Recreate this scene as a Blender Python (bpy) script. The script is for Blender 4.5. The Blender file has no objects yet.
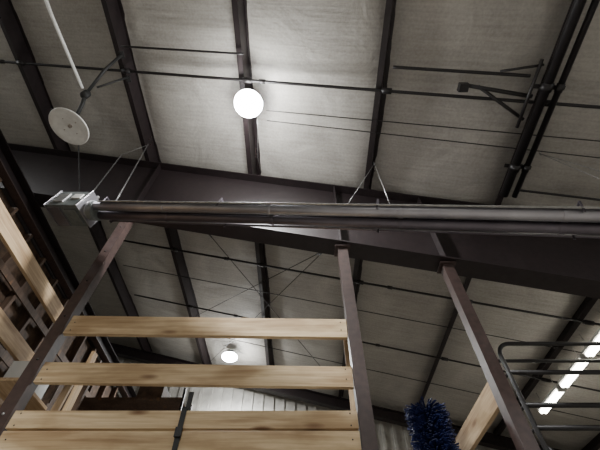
import bpy, bmesh, math, random
from mathutils import Vector, Matrix
random.seed(4)
CZ = 1.6          # eye height above floor; all z below are relative to eye height
SL = 0.25         # roof pitch (3:12), falls towards +x
H = 4.48          # roof height over eye at x=0
def roof(x): return H - SL*x

# ---------------------------------------------------------------- materials
def newmat(name):
    m = bpy.data.materials.new(name); m.use_nodes = True
    nt = m.node_tree; b = nt.nodes['Principled BSDF']
    return m, nt, b
def pmat(name, c1, c2, scale=(5,5,5), rough=0.6, metal=0.0, bump=0.15, detail=5, nscale=1.0, contrast=(0.3,0.7)):
    m, nt, b = newmat(name)
    tc = nt.nodes.new('ShaderNodeTexCoord'); mp = nt.nodes.new('ShaderNodeMapping')
    mp.inputs['Scale'].default_value = scale
    n = nt.nodes.new('ShaderNodeTexNoise'); n.inputs['Scale'].default_value = nscale; n.inputs['Detail'].default_value = detail
    r = nt.nodes.new('ShaderNodeValToRGB')
    r.color_ramp.elements[0].position = contrast[0]; r.color_ramp.elements[1].position = contrast[1]
    r.color_ramp.elements[0].color = (*c1,1); r.color_ramp.elements[1].color = (*c2,1)
    nt.links.new(tc.outputs['Object'], mp.inputs['Vector']); nt.links.new(mp.outputs[0], n.inputs['Vector'])
    nt.links.new(n.outputs['Fac'], r.inputs[0]); nt.links.new(r.outputs[0], b.inputs['Base Color'])
    b.inputs['Roughness'].default_value = rough; b.inputs['Metallic'].default_value = metal
    if bump:
        bp = nt.nodes.new('ShaderNodeBump'); bp.inputs['Strength'].default_value = bump; bp.inputs['Distance'].default_value = 0.01
        nt.links.new(n.outputs['Fac'], bp.inputs['Height']); nt.links.new(bp.outputs[0], b.inputs['Normal'])
    return m
def woodmat(name, axis, c1, c2, knot=(0.16,0.08,0.035)):
    m, nt, b = newmat(name)
    tc = nt.nodes.new('ShaderNodeTexCoord')
    mp = nt.nodes.new('ShaderNodeMapping'); s=[34,34,34]; s[axis]=1.6; mp.inputs['Scale'].default_value = s
    mp2 = nt.nodes.new('ShaderNodeMapping'); s=[7,7,7]; s[axis]=2.2; mp2.inputs['Scale'].default_value = s
    n = nt.nodes.new('ShaderNodeTexNoise'); n.inputs['Scale'].default_value=1.2; n.inputs['Detail'].default_value=6; n.inputs['Distortion'].default_value=0.6
    n2 = nt.nodes.new('ShaderNodeTexNoise'); n2.inputs['Scale'].default_value=0.8; n2.inputs['Detail'].default_value=5
    v = nt.nodes.new('ShaderNodeTexVoronoi'); v.inputs['Scale'].default_value=0.9
    oi = nt.nodes.new('ShaderNodeObjectInfo')
    off = nt.nodes.new('ShaderNodeVectorMath'); off.operation='ADD'
    sc = nt.nodes.new('ShaderNodeMath'); sc.operation='MULTIPLY'; sc.inputs[1].default_value=40
    r = nt.nodes.new('ShaderNodeValToRGB')
    r.color_ramp.elements[0].position=0.3; r.color_ramp.elements[1].position=0.68
    r.color_ramp.elements[0].color=(*c1,1); r.color_ramp.elements[1].color=(*c2,1)
    kr = nt.nodes.new('ShaderNodeValToRGB')
    kr.color_ramp.elements[0].position=0.10; kr.color_ramp.elements[1].position=0.20
    kr.color_ramp.elements[0].color=(1,1,1,1); kr.color_ramp.elements[1].color=(0,0,0,1)
    mul = nt.nodes.new('ShaderNodeMix'); mul.data_type='RGBA'; mul.blend_type='MULTIPLY'; mul.inputs[0].default_value=0.85
    mx = nt.nodes.new('ShaderNodeMix'); mx.data_type='RGBA'
    L = nt.links.new
    L(oi.outputs['Random'], sc.inputs[0]); L(tc.outputs['Object'], off.inputs[0]); L(sc.outputs[0], off.inputs[1])
    L(off.outputs[0], mp.inputs['Vector']); L(off.outputs[0], mp2.inputs['Vector'])
    L(mp.outputs[0], n.inputs['Vector']); L(mp2.outputs[0], n2.inputs['Vector']); L(mp2.outputs[0], v.inputs['Vector'])
    L(n.outputs['Fac'], r.inputs[0]); L(v.outputs['Distance'], kr.inputs[0])
    L(r.outputs[0], mul.inputs[6])
    r2 = nt.nodes.new('ShaderNodeValToRGB'); r2.color_ramp.elements[0].color=(0.58,0.51,0.43,1); r2.color_ramp.elements[1].color=(1,1,1,1)
    r2.color_ramp.elements[0].position=0.38; r2.color_ramp.elements[1].position=0.58
    L(n2.outputs['Fac'], r2.inputs[0]); L(r2.outputs[0], mul.inputs[7])
    L(kr.outputs[0], mx.inputs[0]); L(mul.outputs[2], mx.inputs[6]); mx.inputs[7].default_value=(*knot,1)
    L(mx.outputs[2], b.inputs['Base Color']); b.inputs['Roughness'].default_value=0.75
    bp = nt.nodes.new('ShaderNodeBump'); bp.inputs['Strength'].default_value=0.2; bp.inputs['Distance'].default_value=0.004
    L(n.outputs['Fac'], bp.inputs['Height']); L(bp.outputs[0], b.inputs['Normal'])
    return m
def emat(name, col, strength):
    m, nt, b = newmat(name)
    b.inputs['Base Color'].default_value=(0.9,0.9,0.9,1)
    b.inputs['Emission Color'].default_value=(*col,1); b.inputs['Emission Strength'].default_value=strength
    return m

M_steel = pmat('painted_red_iron', (0.0105,0.0065,0.0070),(0.020,0.0125,0.0135), rough=0.5, nscale=3, bump=0.08)
M_dark  = pmat('black_pipe', (0.007,0.006,0.006),(0.014,0.011,0.012), rough=0.45, nscale=6, bump=0.05)
M_post  = pmat('brown_primer_steel', (0.034,0.021,0.019),(0.062,0.039,0.034), rough=0.5, nscale=4, bump=0.1)
M_galv  = pmat('galvanised_steel', (0.30,0.30,0.30),(0.5,0.5,0.49), rough=0.4, metal=0.6, nscale=5)
M_wire  = pmat('steel_wire', (0.16,0.16,0.16),(0.26,0.26,0.25), rough=0.4, metal=0.6, nscale=5)
M_tube  = pmat('heater_tube_steel', (0.34,0.33,0.36),(0.44,0.43,0.46), rough=0.30, metal=0.85, nscale=1, bump=0.0)
M_tube2 = pmat('heater_tube_dark', (0.11,0.098,0.115),(0.15,0.135,0.155), rough=0.32, metal=0.8, nscale=1, bump=0.0)  # darker heater steel: far tube, far lip and brackets
M_refl  = pmat('heater_reflector', (0.50,0.49,0.52),(0.60,0.59,0.62), rough=0.3, metal=0.8, nscale=2, bump=0.0)
M_boxg  = pmat('burner_box_paint', (0.095,0.11,0.11),(0.16,0.175,0.17), rough=0.45, nscale=4, bump=0.05)
M_white = pmat('white_enamel', (0.70,0.70,0.66),(0.82,0.82,0.78), rough=0.45, nscale=4, bump=0.03)
M_dirty = pmat('dish_spots', (0.25,0.22,0.18),(0.35,0.3,0.25), nscale=4)
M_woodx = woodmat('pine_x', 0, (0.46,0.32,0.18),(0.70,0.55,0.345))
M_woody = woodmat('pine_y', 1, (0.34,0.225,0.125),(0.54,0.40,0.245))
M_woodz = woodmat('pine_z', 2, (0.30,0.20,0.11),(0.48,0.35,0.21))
M_old   = woodmat('old_stud', 2, (0.06,0.036,0.024),(0.12,0.073,0.047))
M_osb   = pmat('osb_sheathing', (0.035,0.021,0.014),(0.11,0.066,0.04), scale=(14,14,14), rough=0.8, nscale=1, bump=0.3, detail=8)
M_floor = pmat('concrete', (0.38,0.355,0.32),(0.50,0.465,0.42), rough=0.7, nscale=1.5)
M_wall  = pmat('white_panel', (0.30,0.29,0.262),(0.40,0.385,0.35), rough=0.55, nscale=1.5, bump=0.05)
M_blue  = pmat('blue_plastic', (0.007,0.012,0.06),(0.015,0.027,0.13), rough=0.5, nscale=9)
M_black = pmat('black_plastic', (0.012,0.012,0.012),(0.02,0.02,0.02), rough=0.6)
M_paper = pmat('white_carton', (0.45,0.46,0.45),(0.58,0.58,0.56), rough=0.7)
M_led   = emat('led_lens', (0.96,0.98,1.0), 80)
M_fluo  = emat('fluorescent_tube', (1.0,0.96,0.84), 25)

def insul():
    m, nt, b = newmat('vinyl_insulation_facing'); L=nt.links.new
    tc=nt.nodes.new('ShaderNodeTexCoord')
    mp=nt.nodes.new('ShaderNodeMapping'); mp.inputs['Scale'].default_value=(1.8,34,2)
    n=nt.nodes.new('ShaderNodeTexNoise'); n.inputs['Scale'].default_value=1.0; n.inputs['Detail'].default_value=6
    n2=nt.nodes.new('ShaderNodeTexNoise'); n2.inputs['Scale'].default_value=1.3; n2.inputs['Detail'].default_value=7; n2.inputs['Distortion'].default_value=1.0
    n3=nt.nodes.new('ShaderNodeTexNoise'); n3.inputs['Scale'].default_value=38; n3.inputs['Detail'].default_value=3
    L(tc.outputs['Object'],mp.inputs['Vector']); L(mp.outputs[0],n.inputs['Vector']); L(tc.outputs['Object'],n2.inputs['Vector']); L(tc.outputs['Object'],n3.inputs['Vector'])
    r=nt.nodes.new('ShaderNodeValToRGB'); r.color_ramp.elements[0].position=0.35; r.color_ramp.elements[1].position=0.65
    r.color_ramp.elements[0].color=(0.285,0.268,0.240,1); r.color_ramp.elements[1].color=(0.475,0.452,0.410,1)
    def mad(sock,f,add=None):
        q=nt.nodes.new('ShaderNodeMath'); q.operation='MULTIPLY_ADD'; q.inputs[1].default_value=f; q.inputs[2].default_value=0
        L(sock,q.inputs[0])
        if add: L(add,q.inputs[2])
        return q.outputs[0]
    s=mad(n.outputs['Fac'],0.30,mad(n2.outputs['Fac'],0.4,mad(n3.outputs['Fac'],0.30)))
    L(s,r.inputs[0])
    L(r.outputs[0],b.inputs['Base Color']); b.inputs['Roughness'].default_value=0.6
    bp=nt.nodes.new('ShaderNodeBump'); bp.inputs['Strength'].default_value=0.28; bp.inputs['Distance'].default_value=0.015
    L(n.outputs['Fac'],bp.inputs['Height'])
    bp2=nt.nodes.new('ShaderNodeBump'); bp2.inputs['Strength'].default_value=0.5; bp2.inputs['Distance'].default_value=0.08
    L(n2.outputs['Fac'],bp2.inputs['Height']); L(bp.outputs[0],bp2.inputs['Normal']); L(bp2.outputs[0],b.inputs['Normal'])
    return m
M_ins = insul()

# ---------------------------------------------------------------- builder
class B:
    def __init__(s, name): s.name=name; s.bm=bmesh.new(); s.mats=[]
    def mi(s, m):
        if m not in s.mats: s.mats.append(m)
        return s.mats.index(m)
    def add(s, verts, faces, mat, smooth=False):
        i=s.mi(mat); vs=[s.bm.verts.new(v) for v in verts]
        for f in faces:
            try:
                fc=s.bm.faces.new([vs[k] for k in f]); fc.material_index=i; fc.smooth=smooth
            except ValueError: pass
    def frame(s, p0, p1, up):
        d=(Vector(p1)-Vector(p0)).normalized(); up=Vector(up)
        side=d.cross(up)
        if side.length<1e-4: side=d.cross(Vector((0,1,0)))
        side.normalize(); u=side.cross(d).normalized()
        return d,side,u
    def prof(s, pts, p0, p1, mat, up=(0,0,1)):
        d,sd,u=s.frame(p0,p1,up); n=len(pts)
        vs=[Vector(p0)+sd*a+u*b for a,b in pts]+[Vector(p1)+sd*a+u*b for a,b in pts]
        fs=[(i,(i+1)%n,n+(i+1)%n,n+i) for i in range(n)]+[tuple(range(n))[::-1],tuple(range(n,2*n))]
        s.add(vs,fs,mat)
    def beam(s,p0,p1,w,h,mat,up=(0,0,1),off=(0,0)):
        a,b=off; s.prof([(a-w/2,b-h/2),(a+w/2,b-h/2),(a+w/2,b+h/2),(a-w/2,b+h/2)],p0,p1,mat,up)
    def box(s,c,sz,mat):
        x,y,z=c; s.beam((x,y-sz[1]/2,z),(x,y+sz[1]/2,z),sz[0],sz[2],mat)
    def tube(s,pts,r,mat,seg=12,radii=None):
        pts=[Vector(p) for p in pts]; n=len(pts); vs=[]; fs=[]
        prev=None
        for i,p in enumerate(pts):
            t=(pts[min(i+1,n-1)]-pts[max(i-1,0)]).normalized()
            if prev is None:
                a=Vector((0,0,1)) if abs(t.z)<0.9 else Vector((1,0,0))
                sd=t.cross(a).normalized()
            else:
                sd=(prev-t*prev.dot(t)).normalized()
            prev=sd; u=t.cross(sd)
            rr=radii[i] if radii else r
            for k in range(seg):
                an=2*math.pi*k/seg; vs.append(p+sd*math.cos(an)*rr+u*math.sin(an)*rr)
        for i in range(n-1):
            for k in range(seg):
                fs.append((i*seg+k,i*seg+(k+1)%seg,(i+1)*seg+(k+1)%seg,(i+1)*seg+k))
        fs.append(tuple(range(seg))[::-1]); fs.append(tuple(range((n-1)*seg,n*seg)))
        s.add(vs,fs,mat,True)
    def disc_lathe(s,c,axis,profile,mat,seg=32):
        ax=Vector(axis).normalized(); a=Vector((0,0,1)) if abs(ax.z)<0.9 else Vector((1,0,0))
        sd=ax.cross(a).normalized(); u=ax.cross(sd); vs=[];fs=[]
        for r,h in profile:
            for k in range(seg):
                an=2*math.pi*k/seg; vs.append(Vector(c)+ax*h+sd*math.cos(an)*r+u*math.sin(an)*r)
        for i in range(len(profile)-1):
            for k in range(seg):
                fs.append((i*seg+k,i*seg+(k+1)%seg,(i+1)*seg+(k+1)%seg,(i+1)*seg+k))
        fs.append(tuple(range(seg))); fs.append(tuple(range((len(profile)-1)*seg,len(profile)*seg)))
        s.add(vs,fs,mat,True)
    def done(s, bevel=0):
        bmesh.ops.recalc_face_normals(s.bm, faces=s.bm.faces)
        me=bpy.data.meshes.new(s.name)
        lo=Vector((1e9,)*3); hi=Vector((-1e9,)*3)
        for v in s.bm.verts:
            for k in range(3): lo[k]=min(lo[k],v.co[k]); hi[k]=max(hi[k],v.co[k])
        c=(lo+hi)/2
        for v in s.bm.verts: v.co-=c
        s.bm.to_mesh(me); s.bm.free()
        for m in s.mats: me.materials.append(m)
        o=bpy.data.objects.new(s.name,me); o.location=c+Vector((0,0,CZ))
        bpy.context.collection.objects.link(o)
        if bevel:
            md=o.modifiers.new('bevel','BEVEL'); md.width=bevel; md.segments=2; md.limit_method='ANGLE'; md.angle_limit=0.9
        return o

X0,X1,Y0,Y1 = -7.6, 6.6, -5.0, 8.1
PX=[-0.6+1.52*i for i in range(-4,5)]
RN=Vector((SL,0,1)).normalized()   # roof normal
PD=0.20                            # purlin depth

# ---------------------------------------------------------------- ceiling (draped insulation)
b=B('ceiling'); nx=16; ys=[Y0+(Y1-Y0)*j/90 for j in range(91)]
edges=[X0]+[p for p in PX if X0<p<X1]+[X1]
xs=[]
for a,c in zip(edges[:-1],edges[1:]):
    for k in range(nx): xs.append((a+(c-a)*k/nx, k/nx))
xs.append((X1,0)); vs=[];fs=[]
for y in ys:
    for x,t in xs:
        sag=0.085*(1-(2*t-1)**4) if t>0 else 0.0
        edge=0.012*math.sin(y*9+x*3)*abs(2*t-1) if t>0 else 0
        vs.append((x,y,roof(x)-sag*(0.8+0.35*math.sin(y*2.3+x*1.1))-abs(edge)*0.6+0.006))
W=len(xs)
for j in range(len(ys)-1):
    for i in range(W-1): fs.append((j*W+i,j*W+i+1,(j+1)*W+i+1,(j+1)*W+i))
b.add(vs,fs,M_ins,True)
b.beam((X0,(Y0+Y1)/2,roof(X0)+0.12),(X1,(Y0+Y1)/2,roof(X1)+0.12),Y1-Y0,0.02,M_wall)
b.done()

# ---------------------------------------------------------------- shell
b=B('floor'); b.box(((X0+X1)/2,(Y0+Y1)/2,-CZ-0.05),(X1-X0,Y1-Y0,0.1),M_floor); b.done()
def ribwall(name,y):
    b=B(name)
    b.add([(X0,y,-CZ),(X1,y,-CZ),(X1,y,roof(X1)),(X0,y,roof(X0)),(X0,y+.08,-CZ),(X1,y+.08,-CZ),(X1,y+.08,roof(X1)),(X0,y+.08,roof(X0))],
      [(0,1,2,3),(7,6,5,4),(0,4,5,1),(1,5,6,2),(2,6,7,3),(3,7,4,0)],M_wall)
    x=X0+0.1
    sgn=-1 if y>0 else 1
    while x<X1-0.1:
        b.beam((x,y+sgn*0.018,-CZ+0.01),(x,y+sgn*0.018,roof(x)-0.08),0.06,0.036,M_wall,up=(0,1,0)); x+=0.23
    return b
ribwall('wall_back',Y1-0.08).done(); ribwall('wall_front',Y0).done()
b=B('wall_right'); b.box((X1-0.04,(Y0+Y1)/2,(roof(X1)-CZ)/2-0.03),(0.08,Y1-Y0-0.2,roof(X1)+CZ-0.1),M_wall); b.done()
b=B('wall_left'); b.box((X0+0.04,(Y0+Y1)/2,(roof(X0)-CZ)/2-0.03),(0.08,Y1-Y0-0.2,roof(X0)+CZ-0.1),M_wall); b.done()

b=B('wall_partition')
px=-3.47; top=3.74
b.box((px-0.06,4.6,(top-CZ)/2),(0.02,6.6,top+CZ),M_osb)
y=1.35
while y<7.9:
    b.box((px,y,(top-CZ)/2),(0.09,0.04,top+CZ-0.05),M_old); y+=0.41
for z in (0.3,1.5,2.5,3.1): b.box((px+0.055,4.6,z),(0.02,6.5,0.09),M_old)
b.done()
b=B('steel_channel')
b.beam((px+0.02,1.3,top+0.1),(px+0.02,7.6,top+0.1),0.02,0.22,M_steel)
b.beam((px+0.07,1.3,top+0.20),(px+0.07,7.6,top+0.20),0.12,0.015,M_steel)
b.beam((px+0.07,1.3,top+0.0),(px+0.07,7.6,top+0.0),0.12,0.015,M_post)
b.done()

# ---------------------------------------------------------------- purlins
for x in PX:
    b=B('roof_purlin'); z=roof(x)
    up=RN
    t=0.006; f=0.058
    a=(x,Y0+0.1,z); e=(x,Y1-0.1,z)
    b.beam(a,e,t,PD,M_steel,up,(0,-PD/2))
    b.beam(a,e,f,t,M_steel,up,(f/2,-0.003))
    b.beam(a,e,f,t,M_steel,up,(-f/2,-PD+0.003))
    b.beam(a,e,t,0.022,M_steel,up,(-f,-PD+0.011))
    for yy in (2.2,2.28,3.0,3.08):
        for dz in (-0.06,-0.14):
            b.tube([(x+0.003,yy,z+dz),(x+0.018,yy,z+dz)],0.010,M_post,6)
    b.done()

# ---------------------------------------------------------------- main rafter
def rafter(y,topoff,depth,fw,x0,x1,name='steel_rafter_beam',stiff=True):
    b=B(name)
    zt=lambda x: roof(x)-topoff
    a=(x0,y,zt(x0)); e=(x1,y,zt(x1)); up=(0,0,1)
    k=1/math.sqrt(1+SL*SL)
    D=depth*k
    b.beam(a,e,fw,0.014,M_steel,up,(0,-0.007))
    b.beam(a,e,0.010,D-0.028,M_steel,up,(0,-D/2))
    b.beam(a,e,fw,0.016,M_steel,up,(0,-D+0.008))
    if stiff:
        for xs_ in (-5.0,-2.0,0.44,1.47,3.8):
            zz=zt(xs_)
            for s_ in (-1,1):
                b.add([(xs_-0.005,y+s_*0.006,zz-0.03),(xs_-0.005,y+s_*fw/2*0.95,zz-0.03),(xs_-0.005,y+s_*fw/2*0.95,zz-depth+0.03),(xs_-0.005,y+s_*0.006,zz-depth+0.03),
                       (xs_+0.005,y+s_*0.006,zz-0.03),(xs_+0.005,y+s_*fw/2*0.95,zz-0.03),(xs_+0.005,y+s_*fw/2*0.95,zz-depth+0.03),(xs_+0.005,y+s_*0.006,zz-depth+0.03)],
                      [(0,1,2,3),(7,6,5,4),(0,4,5,1),(1,5,6,2),(2,6,7,3),(3,7,4,0)],M_steel)
    return b
b=rafter(2.62,PD*1.03+0.004,1.14,0.22,X0+0.1,X1-0.1)
b.done()
b=rafter(7.75,PD*1.03+0.004,0.22,0.15,X0+0.1,X1-0.1,stiff=False); b.done()
RB=lambda x: roof(x)-PD*1.03-0.004-1.14   # underside of rafter

# ---------------------------------------------------------------- pipes / conduits following the roof pitch
def roofpipe(name,y,r,x0,x1,drop,mat=M_dark,coup=True,dy=0):
    b=B(name); n=24; pts=[]
    for i in range(n+1):
        x=x0+(x1-x0)*i/n; pts.append((x,y+dy*i/n,roof(x)-drop))
    b.tube(pts,r,mat,8)
    if coup:
        for x in PX:
            if x0+0.1<x<x1-0.1:
                yy=y+dy*(x-x0)/(x1-x0)
                b.tube([(x-0.05,yy,roof(x-0.05)-drop),(x+0.05,yy,roof(x+0.05)-drop)],r*1.9,mat,8)
                b.tube([(x-0.04,yy,roof(x)-drop),(x-0.04,yy,roof(x)-PD-0.006)],r*0.5,mat,6)
        for k in range(3):
            x=x0+(x1-x0)*(0.22+0.27*k)
            yy=y+dy*(x-x0)/(x1-x0)
            b.tube([(x-0.035,yy,roof(x-0.035)-drop),(x+0.035,yy,roof(x+0.035)-drop)],r*1.6,mat,8)
    return b.done()
roofpipe('conduit_pipe',1.26,0.017,-6.8,6.2,0.25)
roofpipe('conduit_pipe',4.15,0.017,-3.3,6.2,0.25)
roofpipe('conduit_pipe',5.6,0.015,-3.3,6.2,0.25)
roofpipe('conduit_pipe',0.98,0.012,-2.1,-0.62,0.25,coup=False)
roofpipe('conduit_pipe',1.02,0.016,0.95,2.2,0.24,coup=False)
roofpipe('conduit_pipe',2.25,0.014,2.5,6.2,0.25,coup=False)
roofpipe('hanging_cable',1.60,0.006,-0.4,6.2,0.23,coup=False)
roofpipe('hanging_cable',1.72,0.006,-0.4,6.2,0.24,coup=False,dy=0.1)
roofpipe('hanging_cable',4.8,0.007,-3.3,6.2,0.24,coup=False)
roofpipe('hanging_cable',6.4,0.007,-3.3,6.2,0.24,coup=False)

for (xa,ya,xb,yb) in ((-1.95,2.8,0.85,7.3),(0.85,2.8,-1.95,7.3),(1.1,2.9,-3.2,6.9)):
    b=B('bracing_rod'); b.tube([(xa,ya,roof(xa)-0.29),(xb,yb,roof(xb)-0.29)],0.006,M_dark,6)
    mx,my=(xa*0.85+xb*0.15),(ya*0.85+yb*0.15); mx2,my2=(xa*0.8+xb*0.2),(ya*0.8+yb*0.2)
    b.tube([(mx,my,roof(mx)-0.29),(mx2,my2,roof(mx2)-0.29)],0.012,M_dark,8); b.done()

b=B('sprinkler_main_pipe')
for dx,r in ((-0.12,0.045),(-0.01,0.028)):
    x=2.44+dx; dz=0.325
    b.tube([(x,Y0+0.3,roof(x)-dz),(x,2.3,roof(x)-dz)],r,M_dark,12)
    for yy in (0.2,1.05,1.9): b.tube([(x,yy,roof(x)-dz),(x,yy+0.08,roof(x)-dz)],r*1.25,M_dark,12)
for yy in (0.25,1.10,1.95):
    b.beam((2.24,yy,roof(2.24)-0.282),(2.50,yy,roof(2.50)-0.278),0.04,0.012,M_dark)
    b.tube([(2.44,yy,roof(2.44)-0.28),(2.44,yy,roof(2.44)-PD-0.008)],0.008,M_dark,6)
b.done()
b=B('pipe_bracket')
b.tube([(1.65,1.13,roof(1.65)-0.31),(2.24,1.19,roof(2.24)-0.31)],0.02,M_dark,8)
b.tube([(1.75,1.13,roof(1.75)-0.31),(2.24,1.42,roof(2.24)-0.31)],0.016,M_dark,8)
b.tube([(1.9,0.98,roof(1.9)-0.31),(2.24,0.9,roof(2.24)-0.31)],0.012,M_dark,8)
b.box((1.62,1.15,roof(1.62)-0.31),(0.09,0.08,0.06),M_dark)
b.tube([(2.20,0.85,roof(2.20)-0.33),(2.20,1.5,roof(2.20)-0.33)],0.016,M_dark,8)
b.done()

# ---------------------------------------------------------------- high-bay lights
def highbay(x,y,r,pw,spot):
    zt=roof(x)-PD-0.01; z=zt-0.10
    b=B('high_bay_light')
    b.tube([(x,y,zt),(x,y,z+0.07)],0.03,M_black,12)
    prof=[(0.04,0.085),(r*0.5,0.08),(r*0.6,0.05),(r*0.9,0.03),(r*0.93,0.0),(r*0.90,-0.005)]
    b.disc_lathe((x,y,z),(0,0,1),prof,M_black)
    for k in range(20):
        an=2*math.pi*k/20; ca,sa=math.cos(an),math.sin(an)
        b.beam((x+ca*0.05,y+sa*0.05,z+0.065),(x+ca*r*0.6,y+sa*r*0.6,z+0.065),0.006,0.035,M_black)
    b.disc_lathe((x,y,z),(0,0,1),[(r*0.97,-0.004),(r*1.03,-0.02),(r*1.0,-0.045),(r*0.85,-0.065),(r*0.5,-0.08),(0.01,-0.085)],M_led)
    b.done()
    for kind,e,dz in (('POINT',pw,-0.26),('SPOT',spot,-0.13)):  # POINT is an extra lamp added to make the ceiling glow around the fixture
        ld=bpy.data.lights.new('high_bay_lamp',kind); ld.energy=e; ld.color=(0.97,0.98,0.97); ld.shadow_soft_size=r*0.7
        if kind=='SPOT': ld.spot_size=math.radians(165); ld.spot_blend=0.4
        lo=bpy.data.objects.new('high_bay_lamp',ld); lo.location=(x,y,z+dz+CZ); bpy.context.collection.objects.link(lo)
highbay(-0.6,1.50,0.162,85,560)
highbay(-1.47,6.9,0.158,65,380)
highbay(-0.4,-3.6,0.150,15,440)  # unseen fixture behind the eye, added for more bounce light
highbay(4.9,-0.8,0.150,8,260)  # unseen, added off to the right to even out the ceiling light
highbay(-5.8,0.5,0.150,6,200)  # another unseen fixture, added on the left as fill
b=B('power_cable')
b.tube([(-0.52,1.72,roof(-0.52)-PD-0.02),(-0.52,1.85,roof(-0.52)-PD-0.05),(-0.54,2.2,roof(-0.54)-PD-0.10),(-0.52,2.45,roof(-0.52)-PD-0.02)],0.005,M_wire,6)
b.done()

# ---------------------------------------------------------------- fluorescent strips under P5
xf=3.98
for (ya,yb) in ((2.9,3.75),(3.82,4.55),(4.62,5.35),(5.42,6.15)):
    b=B('fluorescent_strip_light'); z=3.0
    b.prof([(-0.065,0.02),(-0.045,0.07),(0.045,0.07),(0.065,0.02),(0.05,0.01),(-0.05,0.01)],(xf,ya,z),(xf,yb,z),M_white)
    b.tube([(xf-0.03,ya+0.03,z-0.015),(xf-0.03,yb-0.03,z-0.015)],0.026,M_fluo,12)
    b.tube([(xf+0.03,ya+0.03,z-0.015),(xf+0.03,yb-0.03,z-0.015)],0.026,M_fluo,12)
    for yy in (ya,yb-0.03): b.box((xf,yy+0.015,z-0.01),(0.11,0.03,0.06),M_white)
    for yy in (ya+0.1,yb-0.1): b.tube([(xf,yy,z+0.06),(xf,yy,roof(xf)-PD-0.01)],0.004,M_galv,6)
    b.done()

# ---------------------------------------------------------------- radiant tube heater
HL=Vector((-2.19,2.28,3.25)); HR=Vector((2.1,1.56,2.08)); HD=(HR-HL)
hp=lambda t: HL+HD*t
T1=1.3
b=B('radiant_tube_heater')
d,sd,u=b.frame(HL,HR,(0,0,1))
for s_,mt in ((-1,M_tube),(1,M_tube2)):
    b.tube([HL-sd*0.058*s_,hp(T1)-sd*0.058*s_],0.050,mt,24)
    for t in (0.2,0.45,0.7,0.95,1.2):
        b.tube([hp(t)-sd*0.058*s_-d*0.02,hp(t)-sd*0.058*s_+d*0.02],0.053,mt,24)
sec=[(-0.125,-0.01),(-0.10,0.045),(-0.06,0.07),(0.06,0.07),(0.10,0.045),(0.125,-0.01),(0.122,-0.012),(0.098,0.041),(0.058,0.066),(-0.058,0.066),(-0.098,0.041),(-0.122,-0.012)]
b.prof(sec,HL+d*0.12,hp(T1),M_refl)
b.beam(HL+d*0.12,hp(T1),0.018,0.004,M_galv,off=(0.130,-0.011))
b.beam(HL+d*0.12,hp(T1),0.016,0.004,M_tube2,off=(-0.130,-0.011))
for t in (0.04,0.34,0.66,0.97,1.25):
    b.prof([(-0.128,-0.05),(-0.128,0.078),(0.128,0.078),(0.128,-0.05),(0.120,-0.05),(0.120,0.072),(-0.120,0.072),(-0.120,-0.05)],hp(t)-d*0.008,hp(t)+d*0.008,M_tube2)
c0=HL-d*0.50
b.beam(c0,HL-d*0.06,0.28,0.25,M_boxg,off=(0,0.02))
b.beam(c0+d*0.03,c0+d*0.19,0.24,0.02,M_tube,off=(0,-0.115))
b.beam(c0+d*0.24,c0+d*0.40,0.18,0.02,M_boxg,off=(0,-0.115))
b.beam(c0+d*0.06,c0+d*0.20,0.02,0.14,M_galv,off=(0.142,0.02))
b.beam(c0+d*0.26,c0+d*0.38,0.02,0.07,M_white,off=(0.142,0.05))
b.tube([HL-d*0.07,HL+d*0.02],0.095,M_galv,20)
b.tube([HL-d*0.02,HL+d*0.05],0.11,M_boxg,20)
b.tube([c0-d*0.09,c0+d*0.01],0.045,M_galv,16)
b.beam(c0-d*0.01,c0,0.30,0.27,M_tube,off=(0,0.02))
b.beam(HL-d*0.065,HL-d*0.055,0.30,0.27,M_tube,off=(0,0.02))
q=c0+d*0.1+sd*0.02+u*0.15
b.tube([q,q+u*0.06,q+u*0.1-d*0.05,q+u*0.12-d*0.2],0.012,M_black,8)
b.tube([c0+d*0.3-sd*0.0+u*0.14,c0+d*0.3+u*0.2,c0+d*0.34+u*0.26],0.018,M_galv,10)
b.done(0.004)
def wires(name,ta,tb,anchor,k=0.0032):
    b=B(name)
    for t in (ta,tb):
        b.tube([hp(t)+Vector((0,0,0.095)),anchor],k,M_wire,6)
    b.tube([anchor-Vector((0,0,0.03)),anchor+Vector((0,0,0.015))],0.008,M_wire,8)
    b.done()
def chain(name,p,q,end=None):
    b=B(name); p=Vector(p); q=Vector(q); n=int((q-p).length/0.035); dd=(q-p).normalized()
    a1=dd.cross(Vector((0,1,0))).normalized(); a2=dd.cross(a1)
    for i in range(n):
        c=p+(q-p)*((i+0.5)/n); s=a1 if i%2 else a2
        pts=[c+dd*0.021*math.cos(2*math.pi*k/8)+s*0.007*math.sin(2*math.pi*k/8) for k in range(9)]
        b.tube(pts,0.0025,M_wire,5)
    if end is not None: b.tube([q,end],0.0035,M_wire,6)
    b.done()
A1=Vector((-2.14,2.26,roof(-2.14)-PD-0.02))
chain('hanger_chain',hp(-0.05)+Vector((0,0,0.17)),Vector((-2.42,2.30,roof(-2.42)-0.5)),A1)
chain('hanger_chain',hp(0.045)+Vector((0,0,0.095)),A1+Vector((0.03,-0.02,0)))
wires('suspension_wire',0.60,0.69,Vector((0.9,2.14,roof(0.9)-PD-0.02)))
wires('suspension_wire',1.12,1.2,Vector((2.56,1.8,roof(2.56)-PD-0.02)))
b=B('gas_line')
g=c0+d*0.02+sd*(-0.05)
b.tube([g+Vector((0,0,0.17)),g+Vector((-0.05,0.0,0.5)),(-3.0,2.1,roof(-3.0)-0.5),(-3.5,2.0,roof(-3.5)-0.28)],0.007,M_black,8)
b.done()

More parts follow.
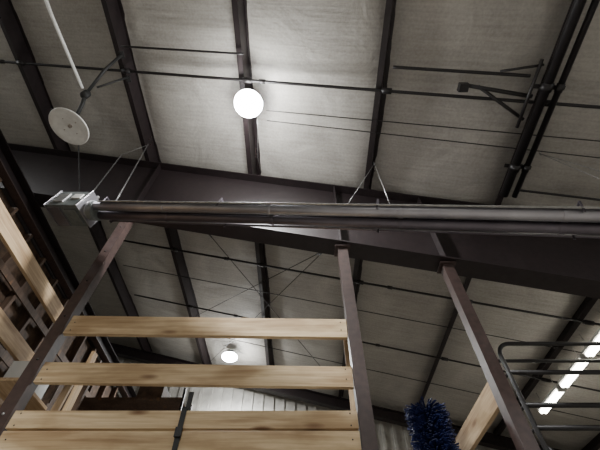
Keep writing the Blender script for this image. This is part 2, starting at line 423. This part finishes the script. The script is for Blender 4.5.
# ---------------------------------------------------------------- dish antenna + conduit
b=B('dish_antenna')
J=Vector((-2.47,1.40,4.32))
b.tube([(-2.14,1.08,roof(-2.14)-PD-0.03),(-2.30,1.20,4.60),J],0.018,M_black,10)
b.tube([(-2.14,1.34,roof(-2.14)-PD-0.03),(-2.38,1.36,4.45)],0.012,M_black,8)
b.box((-2.14,1.08,roof(-2.14)-PD-0.025),(0.06,0.08,0.012),M_black)
b.box((-2.14,1.36,roof(-2.14)-PD-0.025),(0.06,0.08,0.012),M_black)
C=Vector((-2.60,1.66,4.02)); ax=Vector((-0.12,0.05,-0.9)).normalized()
b.tube([J,J+Vector((-0.02,0.08,-0.1)),C-ax*0.05],0.022,M_black,10)
b.disc_lathe(J,(0,0,1),[(0.04,-0.05),(0.045,-0.04),(0.045,0.04),(0.04,0.05)],M_black,16)
R=0.225
b.disc_lathe(C,ax,[(0.03,-0.06),(0.07,-0.05),(R*0.6,-0.035),(R*0.93,-0.005),(R,0.01),(R,0.02),(R*0.97,0.024),(R*0.75,0.006),(R*0.4,-0.006),(0.03,-0.010)],M_white,40)
b.disc_lathe(C,ax,[(0.022,-0.012),(0.022,0.008),(0.015,0.012),(0.005,0.012)],M_dirty,16)
e1=ax.cross(Vector((1,0,0))).normalized(); e2=ax.cross(e1)
for k in range(4):
    an=k*math.pi/2+0.5; p=C+e1*math.cos(an)*0.10+e2*math.sin(an)*0.10-ax*0.006
    b.tube([p,p+ax*0.008],0.007,M_dirty,8)
b.done()
b=B('antenna_conduit')
b.tube([(-2.60,-1.6,4.37),(-2.56,0.6,4.36),(-2.50,1.34,4.35)],0.018,M_white,10)
b.tube([(-2.58,-0.2,4.37),(-2.58,-0.2,roof(-2.58)-0.10)],0.006,M_galv,6)
b.tube([(-2.60,-1.5,4.37),(-2.60,-1.5,roof(-2.6)-0.10)],0.006,M_galv,6)
b.done()

# ---------------------------------------------------------------- steel posts
def post(x,y,rot,w=0.10,name='steel_post',bolts=True):
    b=B(name); top=RB(x)-abs(0.5*w*SL)-0.022
    t=0.008
    dx,dy=math.cos(rot),math.sin(rot)
    pr=[(-w/2,-w/2),(w/2,-w/2),(w/2,-w/2+t),(-w/2+t,-w/2+t),(-w/2+t,w/2-t),(w/2,w/2-t),(w/2,w/2),(-w/2,w/2)]
    pr=[(a*dx-c*dy,a*dy+c*dx) for a,c in pr]
    b.prof(pr,(x,y,-CZ+0.012),(x,y,top),M_post,up=(0,1,0))
    b.box((x,y,-CZ+0.006),(0.2,0.2,0.012),M_post)
    b.box((x,y,top+0.004),(0.16,0.16,0.008),M_post)
    z=-0.86
    while z<top-0.15:
        if bolts or z<-1.2: b.tube([(x,y-w/2+0.002,z),(x,y-w/2-0.006,z)],0.009,M_galv if int(z*9)%2 else M_dark,8)
        z+=0.42
    return b.done()
YP=2.62
post(-2.03,YP,0); post(0.45,YP,math.pi,bolts=False); post(1.48,YP,math.pi,bolts=False)

# ---------------------------------------------------------------- wood rack boards
def plankx(x0,x1,y,z0,z1,th=0.038,tilt=0.0):
    b=B('wood_rack_board'); zc=(z0+z1)/2
    b.beam((x0,y,zc+tilt),(x1,y,zc-tilt),th,z1-z0,M_woodx)
    for xx in (x0+0.05,x1-0.05):
        for dz in (-0.04,0.04): b.tube([(xx,y-th/2+0.001,zc+dz),(xx,y-th/2-0.004,zc+dz)],0.006,M_dark,6)
    return b.done(0.003)
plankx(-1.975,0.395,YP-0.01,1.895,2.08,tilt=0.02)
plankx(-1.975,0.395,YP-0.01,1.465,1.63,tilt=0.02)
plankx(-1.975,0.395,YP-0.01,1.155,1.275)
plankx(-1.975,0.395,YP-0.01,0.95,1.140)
b=B('ratchet_strap')
b.beam((-0.80,YP-0.045,0.9),(-0.80,YP-0.045,1.29),0.035,0.006,M_black,up=(0,1,0))
b.beam((-0.80,YP+0.03,0.9),(-0.80,YP+0.03,1.44),0.035,0.006,M_black,up=(0,1,0))
b.beam((-0.80,YP-0.048,1.288),(-0.80,YP+0.033,1.288),0.035,0.006,M_black)
b.box((-0.80,YP-0.055,1.12),(0.045,0.02,0.06),M_dark)
b.done()
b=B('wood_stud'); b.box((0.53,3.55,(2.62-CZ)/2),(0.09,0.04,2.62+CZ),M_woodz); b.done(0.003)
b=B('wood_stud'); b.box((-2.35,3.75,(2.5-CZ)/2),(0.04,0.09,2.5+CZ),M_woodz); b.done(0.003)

def planky(x,y0,y1,z0,z1,name='wood_rack_board',th=0.038):
    b=B(name); b.beam((x,y0,(z0+z1)/2),(x,y1,(z0+z1)/2),th,z1-z0,M_woody)
    for yy in (y0+0.06,y1-0.06):
        for dz in (-0.04,0.04): b.tube([(x+th/2-0.001,yy,(z0+z1)/2+dz),(x+th/2+0.004,yy,(z0+z1)/2+dz)],0.006,M_dark,6)
    return b.done(0.003)
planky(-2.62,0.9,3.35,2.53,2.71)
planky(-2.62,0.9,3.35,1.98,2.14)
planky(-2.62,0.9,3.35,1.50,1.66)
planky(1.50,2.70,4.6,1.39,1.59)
for yy in (0.95,3.42):
    b=B('rack_upright'); b.beam((-2.68,yy,-CZ),(-2.68,yy,3.0),0.06,0.06,M_post,up=(0,1,0)); b.done(0.003)
b=B('rack_upright'); b.beam((1.56,4.5,-CZ),(1.56,4.5,1.75),0.06,0.06,M_post,up=(0,1,0)); b.done(0.003)

b=B('stacked_lumber')
x=-3.30
while x<-2.45:
    w=random.uniform(0.03,0.09); hgt=random.uniform(2.0,2.75); y=random.uniform(3.95,4.15)
    b.beam((x,y,-CZ),(x+random.uniform(-0.03,0.03),y+0.25,hgt),w,0.04,random.choice([M_woodz,M_old,M_old,M_osb,M_paper]),up=(0,1,0)); x+=w+random.uniform(0.01,0.05)
b.done()
b=B('storage_shelf')
for z in (1.7,2.2,2.6):
    b.beam((-3.1,5.2,z),(-1.6,5.2,z),0.5,0.03,M_old)
for xx in (-3.1,-1.6):
    for yy in (4.97,5.43): b.tube([(xx,yy,-CZ),(xx,yy,2.75)],0.02,M_dark,8)
b.done()
b=B('cardboard_box'); b.box((-2.1,5.2,2.736),(0.35,0.35,0.24),M_osb); b.box((-2.1,5.2,2.858),(0.06,0.352,0.004),M_paper); b.done(0.004)
b=B('white_carton'); b.box((-2.42,3.1,1.78),(0.22,0.3,0.22),M_paper); b.box((-2.43,3.1,1.66),(0.30,0.5,0.03),M_woody); b.done(0.004)

# ---------------------------------------------------------------- tubular steel rack right
b=B('tubular_steel_rack')
def arc(x,z,xe,y,r=0.14):
    pts=[(x,y,-CZ),(x,y,z-r)]
    for k in range(1,9):
        a=math.pi/2*k/8; pts.append((x+r-r*math.cos(a),y,z-r+r*math.sin(a)))
    pts.append((xe,y,z)); return pts
b.tube(arc(1.95,2.24,4.3,3.2),0.021,M_dark,12)
b.tube(arc(1.95,2.24,4.3,3.5),0.018,M_dark,12)
b.tube([(4.3,3.2,-CZ),(4.3,3.2,2.25)],0.021,M_dark,12); b.tube([(4.3,3.5,-CZ),(4.3,3.5,2.25)],0.021,M_dark,12)
for z in (1.93,1.62,1.43): 
    b.tube([(1.95,3.2,z),(4.3,3.2,z)],0.021,M_dark,12)
    b.tube([(1.95,3.2,z),(1.95,3.5,z)],0.014,M_dark,8)
b.tube([(1.95,3.2,1.3),(2.6,3.2,0.6)],0.015,M_dark,8)
b.done()

b=B('blue_bristle_brush')
bx,by=1.13,3.35
b.tube([(bx,by,-CZ),(bx,by,1.64)],0.03,M_black,10)
for i in range(1800):
    z=random.uniform(0.9,1.66); an=random.uniform(0,2*math.pi); L=random.uniform(0.17,0.20)
    p0=Vector((bx,by,z)); p1=p0+Vector((math.cos(an)*L,math.sin(an)*L*0.8,random.uniform(-0.02,0.04)))
    b.beam(p0,p1,0.014,0.004,M_blue)
b.done()

# ---------------------------------------------------------------- world + camera
w=bpy.data.worlds.new('World'); bpy.context.scene.world=w; w.use_nodes=True
w.node_tree.nodes['Background'].inputs[0].default_value=(0.5,0.5,0.55,1); w.node_tree.nodes['Background'].inputs[1].default_value=0.02
cam=bpy.data.cameras.new('camera'); co=bpy.data.objects.new('camera',cam); bpy.context.collection.objects.link(co)
cam.sensor_width=36; cam.lens=372/600*36; cam.clip_start=0.05
co.location=(0,0,CZ); co.rotation_euler=(math.radians(90+52.7),0,0)
bpy.context.scene.camera=co
